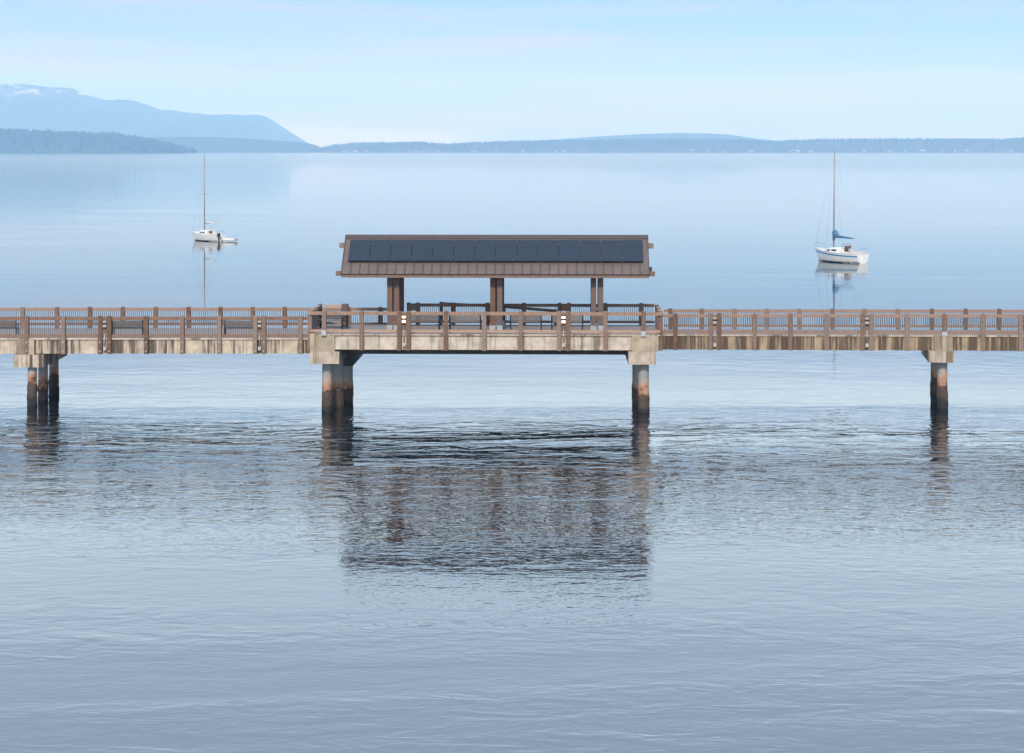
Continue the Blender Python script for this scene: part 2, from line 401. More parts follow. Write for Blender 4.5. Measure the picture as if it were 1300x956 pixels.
def woods(name, pts, D, depth, n, hmin, hmax, seed, label, mat):
    rnd = random.Random(seed); bb = MB(); x0, x1 = pts[0][0], pts[-1][0]
    for _ in range(n):
        px = rnd.uniform(x0, x1); t = rnd.random()**.6
        crest = max(0.5, Z(lerp_profile(pts, px), D)); g = crest*math.sin(t*math.pi/2)**.9
        if g < 3: continue
        Y = D - depth + depth*t; h = rnd.uniform(hmin, hmax)*(1 if rnd.random() < .97 else 1.3); r = h*rnd.uniform(.20, .34)
        Xc = X(px, D); z0 = g - 3; k = 5; a0 = rnd.uniform(0, 6.28)
        ring = lambda rr, z: [(Xc + rr*rnd.uniform(.75, 1.2)*math.cos(a0+6.283*i/k), Y + rr*math.sin(a0+6.283*i/k), z) for i in range(k)]
        vs = ring(r*.5, z0) + ring(r, z0 + h*.22) + ring(r*.62, z0 + h*.6) + [(Xc + rnd.uniform(-.6, .6), Y, z0 + h)]
        fs = []
        for l in (0, k):
            for i in range(k): fs.append((l+i, l+(i+1)%k, l+k+(i+1)%k, l+k+i))
        for i in range(k): fs.append((2*k+i, 2*k+(i+1)%k, 3*k))
        bb.add(vs, fs)
    return tag(bb.build(name, mat), label, 'forest', kind='stuff')
woods('distant_wood', LEFTH, 7400, 430, 2400, 11, 21, 11, 'dark conifer wood covering the left headland', M['forest'])
woods('distant_wood', FARSH, 9500, 450, 6500, 7, 14, 12, 'hazy wood along the long far shore', M['forest'])
# houses scattered along the far beach
hb = MB(); hb.box(-7, 7, -5, 5, 0, 6.5, 0)
hb.add([(-7.6,-5.8,6.5),(7.6,-5.8,6.5),(7.6,5.8,6.5),(-7.6,5.8,6.5),(-7.6,0,10.5),(7.6,0,10.5)],
       [(0,1,5,4),(2,3,4,5),(0,4,3),(1,2,5),(3,2,1,0)], 1)
h0 = tag(hb.build('house', [M['lamp_off'], M['girder']]), 'tiny pale waterfront house on the far wooded shore', 'house', 'houses along the far shore')
hp = [437,451,454,465,524,529,537,541,556,600,603,664,706,716,873,878,899,914,919,944,953,956,1003,1008,1013,1026,1029,1031,1097,1129,1149,1168,1172,1180,1196,1212,1227,1280,1284]
for i, p in enumerate(hp):
    o = h0 if i == 0 else h0.copy()
    if i: col.objects.link(o)
    D = 9500 - 450 + random.uniform(10, 60)
    s = random.choice([.7, .8, 1, 1.1, 1.35]); o.scale = (s*random.uniform(.6, 1.0), s*.8, s*.9)
    o.location = (X(p, D), D, random.uniform(2.0, 6.0)); o.rotation_euler = (0, 0, random.uniform(-.4, .4))

# ------------------------------------------------------------------ pier frames
FL = Frame(X(393, 102.6), 102.6, R(.35))         # left walkway, u runs negative to the left
FC = Frame(X(617, 100.0), 100.0, R(-1.65))       # central platform
FR = Frame(X(843, 103.85), 103.85, R(-9.2))      # right walkway
zL = lambda u: 3.40
zC = lambda u: 3.83
zR = lambda u: 3.47 + .0115*u

def strip(fr, u0, u1, v0, v1, zf, d0, d1, nseg=1, bb=None):       # a prism following the deck slope: d0/d1 are offsets from deck
    bb = bb or MB()
    for k in range(nseg):
        a, c = u0 + (u1-u0)*k/nseg, u0 + (u1-u0)*(k+1)/nseg
        bb.add([(a,v0,zf(a)+d0),(c,v0,zf(c)+d0),(c,v1,zf(c)+d0),(a,v1,zf(a)+d0),(a,v0,zf(a)+d1),(c,v0,zf(c)+d1),(c,v1,zf(c)+d1),(a,v1,zf(a)+d1)],
               [(0,3,2,1),(4,5,6,7),(0,1,5,4),(1,2,6,5),(2,3,7,6),(3,0,4,7)])
    return bb
def part(bb, fr, name, mat, root, u0, v0, z0):                    # bb is in (u,v,z); root sits at (u0,v0,z0) turned by the frame
    return bb.build(name, mat, root, (u0, v0, z0))

def boards(u0, u1, v0, v1, zf, w=.145, gap=.008, th=.05, top=0.0):
    bb = MB(); n = int((v1-v0)/w)
    for i in range(n):
        a = v0 + i*w; strip(None, u0, u1, a, a+w-gap, zf, top-th, top, 1, bb)
    return bb
# left walkway
uL0 = FL.u(-60, 0); LW = 5.9
root = FL.root('pier_walkway', -9, 0, 3.4, 'left concrete walkway of the pier, low and wide, its beam streaked with brown', 'pier')
P_ = lambda bb, n, m: part(bb, FL, n, m, root, -9, 0, 3.4)
P_(boards(uL0, .3, .2, LW, zL), 'deck', M['deck'])
P_(boards(.3, 4.55, 3.3, LW, zL), 'deck', M['deck'])
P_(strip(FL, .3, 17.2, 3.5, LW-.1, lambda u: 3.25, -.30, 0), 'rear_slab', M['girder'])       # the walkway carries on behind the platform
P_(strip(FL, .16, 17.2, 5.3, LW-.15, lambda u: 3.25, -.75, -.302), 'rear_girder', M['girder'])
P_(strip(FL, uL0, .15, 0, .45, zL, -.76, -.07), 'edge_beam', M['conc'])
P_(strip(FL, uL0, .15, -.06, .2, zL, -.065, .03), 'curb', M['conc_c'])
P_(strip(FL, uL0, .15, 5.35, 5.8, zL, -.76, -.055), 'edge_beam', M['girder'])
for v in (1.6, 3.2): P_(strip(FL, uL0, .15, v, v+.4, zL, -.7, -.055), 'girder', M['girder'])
# central platform
uC0, uC1 = FC.u(394, 0), FC.u(838, 0); CWd = 5.6
root = FC.root('pier_platform', 0, 0, 3.83, 'raised middle platform of the pier with a clean pale beam, under the shelter', 'pier')
P_ = lambda bb, n, m: part(bb, FC, n, m, root, 0, 0, 3.83)
P_(boards(uC0, uC1, .2, CWd, zC), 'deck', M['deck'])
P_(strip(FC, FC.u(424, 0), FC.u(803, 0), .02, .5, zC, -.76, -.07), 'edge_beam', M['conc_c'])
P_(strip(FC, uC0, uC1, -.06, .2, zC, -.065, .02), 'curb', M['conc_cap'])
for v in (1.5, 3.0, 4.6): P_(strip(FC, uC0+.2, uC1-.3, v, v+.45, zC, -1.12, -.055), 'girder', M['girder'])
P_(strip(FC, uC0+.02, uC0+.42, .55, CWd, zC, -.80, -.055), 'side_beam', M['conc_b'])
P_(strip(FC, uC1-.42, uC1-.02, .55, CWd, zC, -.80, -.055), 'side_beam', M['conc_b'])
# right walkway
uR1 = FR.u(1360, 0); RW = 3.3
root = FR.root('pier_walkway', 9, 0, zR(9), 'right concrete walkway of the pier, sloping gently upward, its beam almost wholly dark stained', 'pier')
P_ = lambda bb, n, m: part(bb, FR, n, m, root, 9, 0, zR(9))
P_(boards(-.35, uR1, .2, RW, zR), 'deck', M['deck'])
P_(strip(FR, -.35, uR1, 0, .45, zR, -.75, -.07), 'edge_beam', M['conc_r'])
P_(strip(FR, -.35, uR1, -.05, .2, zR, -.065, .02), 'curb', M['conc_cap'])
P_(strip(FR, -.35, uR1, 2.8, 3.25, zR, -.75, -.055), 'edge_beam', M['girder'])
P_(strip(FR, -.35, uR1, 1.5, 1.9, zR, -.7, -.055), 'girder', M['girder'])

# ------------------------------------------------------------------ supports
def pile_mesh(D_, w, top, seed):
    rnd = random.Random(seed); n = 20; rows = 34; vs = []; r0 = w/2
    ph = [rnd.uniform(0, 6.28) for _ in range(8)]
    for j in range(rows+1):
        z = -2.5 + (top+2.5)*j/rows
        for k in range(n):
            a = 2*math.pi*k/n
            rough = (1 if z < .92 else max(0, 1-(z-.92)/.15))
            bump = .5*math.sin(3*a+ph[0]+z*4) + .5*math.sin(5*a+ph[1]-z*9) + .6*math.sin(2*a+ph[2]+z*15) + rnd.uniform(-1, 1)
            r = r0 + rough*(.022 + .016*bump)
            vs.append((r*math.cos(a), r*math.sin(a), z))
    fs = [(j*n+k, j*n+(k+1)%n, (j+1)*n+(k+1)%n, (j+1)*n+k) for j in range(rows) for k in range(n)]
    bb = MB(); bb.add(vs, fs, smooth=True); return bb
def support(label, D0, front_px, ztop_py, zbot_py, depth, vp, piles, ped_px, ped_py, capmat, extra=None):
    yaw = -math.atan((vp - CX)/F)
    xa, xb = X(front_px[0], D0), X(front_px[1], D0); xm = (xa+xb)/2; w = xb - xa
    zt, zb = Z(ztop_py, D0), Z(zbot_py, D0)
    rt = empty('pier_support', (xm, D0, 0), yaw, label, 'pier support')
    cb = MB(); cb.box(-w/2, w/2, 0, depth, zb, zt)
    cb.build('pile_cap', capmat, rt)
    pa, pb = X(ped_px[0], D0)-xm, X(ped_px[1], D0)-xm
    pb_ = MB(); pb_.box(pa, pb, .03, .62, zt+.003, Z(ped_py, D0)); pb_.build('pedestal', M['conc_b'], rt)
    inv = Matrix.Rotation(-yaw, 3, 'Z')
    for i, (px, D, wd) in enumerate(piles):
        p = inv @ Vector((X(px, D)-xm, D-D0, 0))
        o = pile_mesh(D, wd, zt-.02, i*7+int(px)).build('pile', M['pile'], rt); o.location = p
    if extra:
        for (pxa, pxb, Da, Db, za, zc) in extra:
            e = MB(); p = inv @ Vector((X(pxa, Da)-xm, Da-D0, 0)); q = inv @ Vector((X(pxb, Da)-xm, Da-D0, 0))
            e.box(p.x, q.x, p.y, p.y+Db-Da, za, zc); e.build('pile_cap', M['girder'], rt)
    return rt
support('leftmost pier support: three slim rust banded piles standing apart under a stained cap', 102.3, (17.5, 55), 450.5, 466.5, 6.0, 600,
        [(41, 102.75, .46), (54.8, 105.1, .49), (68.5, 107.5, .49)], (21, 43), 430.5, M['conc'])
support('pier support under the left end of the middle platform, thick cluster of overlapping piles', 100.12, (393.4, 430.5), 446.5, 462, 6.6, 690,
        [(415.3, 100.9, .49), (428.3, 102.2, .60), (441.3, 104.6, .54)], (393.4, 424.6), 425, M['conc_cap'], [(436, 448, 103.8, 109.8, 1.88, 2.65)])
support('pier support under the right platform end, pale pile below an olive stained block', 99.62, (798, 833), 446.5, 463, 6.4, 700,
        [(817, 100.3, .53), (809, 103.6, .50)], (802, 836), 426, M['conc_cap'])
support('rightmost pier support: short pile pair with a bright rust ring below a skewed cap', 101.25, (1179.4, 1212), 446, 460.5, 4.6, 960,
        [(1196.3, 101.9, .50), (1188, 104.4, .52)], (1187, 1209.7), 426.5, M['conc_cap'])

# ------------------------------------------------------------------ railings
def railing(fr, label, v, u0, u1, posts, zf, top, botrail, post_bottom, post_mat, rail_mat, picket=True, group='pier railings',
            pw=.20, name='railing', pm='picket', rail_v=None, skip=(), topd=.16, shoes=()):
    um = (u0+u1)/2; zz = zf(um)
    rt = fr.root(name, um, v, zz, label, 'railing', group)
    B = lambda bb, n, m: part(bb, fr, n, m, rt, um, v, zz)
    rv = v if rail_v is None else rail_v
    B(strip(fr, u0, u1, rv-.05, rv+.05, zf, top-topd, top), 'top_rail', rail_mat)
    B(strip(fr, u0, u1, rv-.045, rv+.045, zf, botrail-.065, botrail+.065), 'bottom_rail', rail_mat)
    us = sorted(posts)
    for u in us:
        bb = MB(); bb.post(u, v, zf(u)+(post_bottom(u) if callable(post_bottom) else post_bottom), zf(u)+top+.05, pw, pw, capmi=2)
        if post_bottom and not callable(post_bottom) and post_bottom < -.3:
            for dz in (-.18, -.62):
                bb.box(u-.03, u+.03, v-pw/2-.02, v-pw/2+.01, zf(u)+dz-.03, zf(u)+dz+.03, 1)
        o = B(bb, 'post', [post_mat, M['galv'], M['wood_dark']])
        if u in shoes:
            s = MB(); s.box(u-pw/2-.02, u+pw/2+.02, v-pw/2-.02, v+pw/2+.02, zf(u)-.06, zf(u)+.20)
            B(s, 'post_shoe', M['galv'])
    if picket:
        edges = [u0] + us + [u1]
        for a, c in zip(edges, edges[1:]):
            if c - a < .6: continue
            n = int((c-a-.24)/.105); bb = MB()
            for i in range(n+1):
                u = a + .12 + (c-a-.24)*i/max(1, n)
                z0 = zf(u)
                bb.box(u-.014, u+.014, rv-.010, rv+.010, z0+botrail+.0655, z0+top-topd-.001)
            B(bb, 'picket_panel', M[pm])
    return rt
pxs = lambda fr, lst, v: [fr.u(p, v) for p in lst]
# left near
pl = [-13, 34, 80.5, 127.2, 138.8, 185.6, 231.4, 278.5, 324, 335, 381.6]
railing(FL, 'near railing of the left walkway in front of the benches', -.11, uL0, 0.0, pxs(FL, pl, -.11), zL, 1.09, .14, -.77, M['wood'], M['wood_rail'],
        rail_v=-.06)
# left far
fl = [-14, 29, 72.5, 114.5, 156, 197.8, 239.5, 280, 321, 361.5, 404, 443, 483]
railing(FL, 'far railing of the left walkway, behind the benches against the water', LW, uL0, FL.u(503, LW), pxs(FL, fl, LW), zL, 1.08, .22, -.1, M['wood'], M['wood_rail'])
# centre front
cf = [411.4, 459, 506.8, 518.6, 566, 614.8, 661, 709.7, 721.2, 768.6, 817]
cfu = pxs(FC, cf, -.11)
low = lambda u: (0.0 if (u in (cfu[0], cfu[-1])) else -.78)
railing(FC, 'front railing of the middle platform with pale bleached top rail', -.11, FC.u(394, -.11), FC.u(838, -.11), cfu, zC, 1.10, .16, low,
        M['wood'], M['wood_pale'], picket=False, rail_v=-.03, shoes=(cfu[0], cfu[-1]))
# corner posts of the platform + side returns
def side_rail(label, fr, u, v0, v1, zf, posts_v, lean=0.0):
    rt = fr.root('railing', u, v0, zf(u), label, 'railing', 'pier railings')
    zz = zf(u); B = lambda bb, n, m: part(bb, fr, n, m, rt, u, v0, zz)
    b1 = MB(); b1.bar((u, v0, zz+1.02), (u, v1, zz+1.02), .1, .16); B(b1, 'top_rail', M['wood_pale'])
    b1 = MB(); b1.bar((u, v0, zz+.16), (u, v1, zz+.16), .09, .13); B(b1, 'bottom_rail', M['wood_rail'])
    for v in posts_v:
        bb = MB(); bb.post(u, v, zz-.78 if v == posts_v[0] else zz-.05, zz+1.15, .2); B(bb, 'post', M['wood'])
    bb = MB(); n = int((v1-v0)/.105)
    for i in range(1, n): bb.box(u-.01, u+.01, v0+i*.105-.01, v0+i*.105+.01, zz+.226, zz+.939)
    B(bb, 'picket_panel', M['picket'])
side_rail('short side railing at the left end of the middle platform', FC, uC0-.04, -.02, 4.3, zC, [.15, 2.2, 4.25])
side_rail('short side railing at the right end of the middle platform', FC, uC1+.02, -.02, 4.0, zC, [.15, 2.1, 4.0])
# a jog of rail at the back left of the platform
railing(FC, 'short inner railing at the back left of the middle platform', 4.35, FC.u(412, 4.35), FC.u(441, 4.35), [FC.u(438, 4.35)], zC, 1.10, .16, -.05, M['wood_dark'], M['wood_pale'], pw=.34)
# centre back
cb = [519, 530.5, 575.5, 619, 665, 710.6, 722, 768.5, 814]
railing(FC, 'back railing of the middle platform, behind the shelter posts', CWd-.1, FC.u(517, CWd), FC.u(831, CWd), pxs(FC, cb, CWd-.1), zC, 1.09, .16, -.1,
        M['wood_rail'], M['wood_rail'])
# sloping ramp handrail behind
FBv = 7.4
b1 = FC.root('ramp_handrail', FC.u(610, FBv), FBv, 3.5, 'sloping handrail of a ramp running down behind the back railing', 'handrail')
bb = MB(); ua, ub, uc = FC.u(560, FBv), FC.u(640, FBv), FC.u(705, FBv)
bb.bar((ua, FBv, 4.78), (ub, FBv, 4.62), .09, .14); bb.bar((ub, FBv, 4.62), (uc, FBv, 4.40), .09, .14)
part(bb, FC, 'rail', M['wood_rail'], b1, FC.u(610, FBv), FBv, 3.5)
for q, zt in ((ua, 4.78), (ub, 4.62), (uc, 4.40)):
    bb = MB(); bb.post(q, FBv, 2.9, zt+.1, .16); part(bb, FC, 'post', M['wood_dark'], b1, FC.u(610, FBv), FBv, 3.5)
bb = MB(); bb.add([(ua-.3, FBv-1.7, 3.70), (uc+.3, FBv-1.7, 3.34), (uc+.3, FBv+.1, 3.34), (ua-.3, FBv+.1, 3.70), (ua-.3, FBv-1.7, 3.55), (uc+.3, FBv-1.7, 3.19), (uc+.3, FBv+.1, 3.19), (ua-.3, FBv+.1, 3.55)],
    [(0,1,2,3),(7,6,5,4),(0,4,5,1),(1,5,6,2),(2,6,7,3),(3,7,4,0)]); part(bb, FC, 'ramp', M['deck'], b1, FC.u(610, FBv), FBv, 3.5)
# right near / far
rn = [857.3, 902, 913, 958, 1003.4, 1049, 1095, 1106.5, 1151.8, 1199, 1248, 1296, 1308]
rnu = pxs(FR, rn, -.11)
lowr = lambda u: (.02 if abs(u-rnu[9]) < .01 else -.76)
railing(FR, 'near railing of the right walkway, russet posts bolted to the dark beam', -.11, -.3, uR1, rnu, zR, 1.05, .15, lowr, M['wood'], M['wood_rail'],
        rail_v=-.05, shoes=(rnu[9],))
rf = [851, 891, 932.4, 973.6, 1015, 1056.5, 1097.7, 1139.8, 1183, 1226, 1268.5, 1311]
railing(FR, 'far railing of the right walkway against the open water', RW, -.3, FR.u(1360, RW), pxs(FR, rf, RW), zR, 1.03, .18, -.1, M['wood'], M['wood_rail'])

# ------------------------------------------------------------------ path lights between paired posts
def path_light(lit):
    rt = empty('path_light', (0,0,0))
    bb = MB(); bb.box(-.125, .125, -.02, .05, .25, 1.0); bb.box(-.135, .135, -.05, -.02, .93, .97); bb.build('housing', M['wood_dark'], rt)
    for z0, z1 in ((.80, .90), (.58, .70)):
        l = MB(); l.box(-.085, .085, -.075, -.022, z0, z1); l.build('lens', M['lamp_on'] if lit else M['lamp_off'], rt)
    l = MB()
    for z in (.50, .735, .76): l.box(-.125, .125, -.07, -.022, z, z+.02)
    l.build('louvre', M['black'], rt)
    l = MB(); l.box(-.07, .07, -.07, -.005, -.58, -.40); l.build('junction_box', M['signwhite'], rt)
    l = MB(); l.tube([(0, -.04, -.40), (0, -.04, .25)], .022, 6); l.build('conduit', M['galv'], rt)
    return rt
def put(o, fr, px, v, zf, label, group, cat='path light'):
    u = fr.u(px, v); x, y = fr.xy(u, v); o.location = (x, y, zf(u)); o.rotation_euler = (0, 0, fr.yaw); return tag(o, label, cat, group)
G = 'lights set between paired railing posts'
lit = path_light(True); put(lit, FC, 512.7, -.12, zC, 'lit white path light between paired posts at the left of the platform front', G)
o = copy_tree(lit); put(o, FC, 715.4, -.12, zC, 'lit white path light between paired posts at the right of the platform front', G)
unl = path_light(False); put(unl, FL, 133, -.12, zL, 'unlit path light between paired posts left of the middle bench of the left walkway', G)
for fr, px, zf, lb in ((FL, 329.5, zL, 'unlit path light between paired posts near the platform end of the left walkway'),
                       (FR, 907.5, zR, 'unlit path light between paired posts nearest the platform on the right walkway'),
                       (FR, 1100.8, zR, 'unlit path light between paired posts in the middle of the right walkway'),
                       (FR, 1302, zR, 'unlit path light cut by the right edge of the picture')):
    o = copy_tree(unl); put(o, fr, px, -.12, zf, lb, G)
def back_panel():
    bb = MB(); bb.box(-.14, .14, -.03, .03, .72, 1.0); return bb
bp1 = back_panel().build('notice_panel', M['wood_pale']); put(bp1, FC, 524.7, CWd-.14, zC, 'tan panel between paired posts of the back railing, left of the shelter middle', 'tan panels on the back railing', 'panel')
bp2 = bp1.copy(); col.objects.link(bp2); put(bp2, FC, 716.3, CWd-.14, zC, 'tan panel between paired posts of the back railing, right of the shelter middle', 'tan panels on the back railing', 'panel')

# ------------------------------------------------------------------ benches (backs towards the camera)
def bench(wd, wood_m):
    rt = empty('bench', (0,0,0)); h = wd/2
    for k in range(4):
        pass
    bb = MB()
    for k in range(5):
        z = .46 + k*.075; bb.box(-h, h, -.02+.012*(-k), .012-.012*k, z, z+.062)
    bb.build('backrest', wood_m, rt)
    bb = MB()
    for k in range(5): bb.box(-h, h, .06+k*.088, .06+k*.088+.075, .415, .445)
    bb.build('seat', wood_m, rt)
    for sx in (-h-.03, h+.03):
        bb = MB(); bb.bar((sx, .02, .0), (sx, -.07, .86), .06, .10, up=Vector((0,1,0)))
        bb.box(sx-.03, sx+.03, .05, .50, .38, .412); bb.box(sx-.03, sx+.03, .44, .50, 0, .375); bb.box(sx-.03, sx+.03, .02, .44, .60, .64)
        bb.box(sx-.03, sx+.03, .42, .47, .415, .598); bb.build('end_frame', M['black'], rt)
    return rt
GB = 'benches on the pier'
b0 = bench(1.46, M['bench_wood']); put(b0, FL, 162, .75, zL, 'slatted bench in the middle of the left walkway, beside the unlit path light', GB, 'bench')
o = copy_tree(b0); put(o, FL, 1.5, .75, zL, 'slatted bench cut by the left edge of the picture', GB, 'bench')
o = copy_tree(b0); put(o, FL, 304, .75, zL, 'slatted bench on the left walkway nearest the middle platform', GB, 'bench')
for px, lb in ((538, 'slatted bench just right of the lit light at the left of the platform front'),
               (590.5, 'slatted bench left of the middle shelter posts'),
               (667.5, 'slatted bench right of the middle shelter posts'),
               (720, 'slatted bench behind the lit light at the right of the platform front')):
    o = copy_tree(b0); put(o, FC, px, 1.5, zC, lb, GB, 'bench')
o = copy_tree(b0); put(o, FC, 424, 3.3, zC, 'slatted bench in the left corner of the middle platform by the thick post', GB, 'bench')
o.rotation_euler = (0, 0, FC.yaw + R(155))

# ------------------------------------------------------------------ shelter
vN, vF, vRg = 2.2, 5.0, 3.6
ve = 1.4                                              # near eave
zEave, zRidge = 6.52, 8.33
uE0, uE1 = FC.u(432.5, ve), FC.u(824.8, ve); um = (uE0+uE1)/2
sh = FC.root('shelter', um, vRg, 3.83, 'open timber pier shelter with brown metal gable roof carrying a row of solar panels', 'shelter')
S = lambda bb, n, m, par=None: part(bb, FC, n, m, sh, um, vRg, 3.83)
vfe = 2*vRg - ve
sl_ = Vector((0, vRg-ve, zRidge-zEave)); slope = math.atan2(sl_.z, sl_.y); L = sl_.length
sd = sl_.normalized(); nrm = Vector((0, -sd.z, sd.y))
def on_slope(u, t, n, side=0):                        # t metres up the near slope from the eave, n metres above it
    p = Vector((u, ve, zEave+.17)) + sd*t + nrm*n
    if side: p.y = 2*vRg - p.y
    return p
def slope_box(bb, u0, u1, t0, t1, n0, n1, side=0, mi=None):
    vs = [on_slope(u, t, n, side) for n in (n0, n1) for (u, t) in ((u0,t0),(u1,t0),(u1,t1),(u0,t1))]
    bb.add(vs, [(0,3,2,1),(4,5,6,7),(0,1,5,4),(1,2,6,5),(2,3,7,6),(3,0,4,7)], mi)
Lr = L + .0
for side in (0, 1):
    bb = MB(); slope_box(bb, uE0, uE1, 0, Lr, -.05, 0, side)
    nrib = 34
    for i in range(nrib+1):
        u = uE0 + .02 + (uE1-uE0-.04)*i/nrib
        slope_box(bb, u-.02, u+.02, 0.0, Lr-.02, .001, .05, side, 1)
    S(bb, 'roof', [M['roofmetal'], M['rooftrim']])
    bb = MB(); y = ve if side == 0 else vfe; s_ = -1 if side == 0 else 1
    bb.box(uE0+.03, uE1-.03, min(y, y+s_*-.08)+ (0.02 if side==0 else -.02), max(y, y+s_*-.08)+(0.02 if side==0 else -.02), zEave-.02, zEave+.105)
    S(bb, 'fascia', M['wood'])
bb = MB(); zr = zRidge+.17
bb.add([(uE0-.01, vRg-.22, zr-.14), (uE1+.01, vRg-.22, zr-.14), (uE1+.01, vRg, zr+.05), (uE0-.01, vRg, zr+.05), (uE0-.01, vRg+.22, zr-.14), (uE1+.01, vRg+.22, zr-.14),
        (uE0-.01, vRg, zr-.02), (uE1+.01, vRg, zr-.02)],
       [(0,1,2,3),(3,2,5,4),(0,6,7,1),(6,4,5,7),(0,3,4,6),(1,7,5,2)])
S(bb, 'ridge_cap', M['rooftrim'])
for t in (.25, L-.55):                                # purlins poking out of the gable ends
    for side in (0, 1):
        bb = MB(); p = on_slope(0, t, -.16, side)
        bb.box(uE0-.27, uE1+.27, p.y-.08, p.y+.08, p.z-.15, p.z+.09); S(bb, 'purlin', M['wood'])
# rafters
for px in (434.5, 496, 513, 622, 640, 752, 766, 822):
    u = FC.u(px, ve)
    bb = MB()
    for side in (0, 1): slope_box(bb, u-.05, u+.05, .06, L-.08, -.28, -.055, side)
    S(bb, 'rafter', M['post_wood'])
# posts: clusters of paired timbers in two rows
for px in (499.3, 630.0, 758.2):
    uc = FC.u(px, vN)
    for v in (vN, vF):
        for du in (-.175, .175):
            bb = MB(); bb.post(uc+du, v, 3.83+.26, zEave+.24 if v == vN else zEave+.24, .255, .26, ch=.01); S(bb, 'post', M['post_wood'])
            q = MB(); q.box(uc+du-.145, uc+du+.145, v-.15, v+.15, 3.832, 4.088); S(q, 'post_base', M['galv'])
        q = MB(); q.box(uc-.06, uc+.06, v-.12, v+.12, 4.3, 4.62); S(q, 'spacer', M['post_wood'])
for v in (vN, vF):
    bb = MB(); bb.box(uE0+.3, uE1-.3, v-.04, v+.04, zEave+.245, zEave+.50); S(bb, 'header_beam', M['post_wood'])
# solar panels: fourteen laid in one row
t0, t1 = .80, 2.37
uP0, uP1 = FC.u(442.2, 2.2), FC.u(816.5, 2.35)
npan = 14; pwid = (uP1-uP0)/npan
for i in range(npan):
    a = uP0 + i*pwid + .012; c = uP0 + (i+1)*pwid - .012
    bb = MB(); slope_box(bb, a, c, t0, t1, .10, .14); pan = S(bb, 'solar_panel', M['black'])
    g = MB(); slope_box(g, a+.012, c-.012, t0+.015, t1-.015, .1402, .1445); S(g, 'solar_glass', M['solar']).parent = pan
    pan_loc = pan.matrix_local
bb = MB()
for t in (t0+.3, t1-.3): slope_box(bb, uP0+.05, uP1-.05, t, t+.05, .0505, .099)
S(bb, 'panel_mount', M['galv'])

# ------------------------------------------------------------------ sailboats
def hull_loft(L_, bm_, free_bow, free_st, draft, n=26, tr=.62):
    """sections from bow (x=+L/2) to stern; returns list of rings (port sheer .. keel .. starboard sheer)"""
    rings = []
    for i in range(n+1):
        t = i/n                                          # 0 bow .. 1 stern
        bb_ = bm_/2*(math.sin(min(1, t*1.55)*math.pi/2)**.85) * (1-(max(0, t-.6)/.4)**1.8*(1-tr))
        bb_ = max(bb_, .015)
        sheer = free_st + (free_bow-free_st)*(1-t)**1.7
        keel = -draft*math.sin(min(1, t*1.4+.02)*math.pi/2)*(1-.85*max(0, t-.55)/.45) if t > .06 else .55*free_bow*(1-t/.06)
        wl = .80 + .18*math.sin(t*math.pi)
        ring = []
        for s in range(-8, 9):
            a = s/8; k = abs(a)
            y = bb_*math.copysign(k**.42 if k else 0, a)
            z = keel + (sheer-keel)*k**1.55
            over = (1-t)**6*.5                            # raked stem
            x = L_/2 - t*L_ - over*0 + (.75*(k-1)*(1-t)**5)
            ring.append((x, y, z))
        rings.append(ring)
    return rings
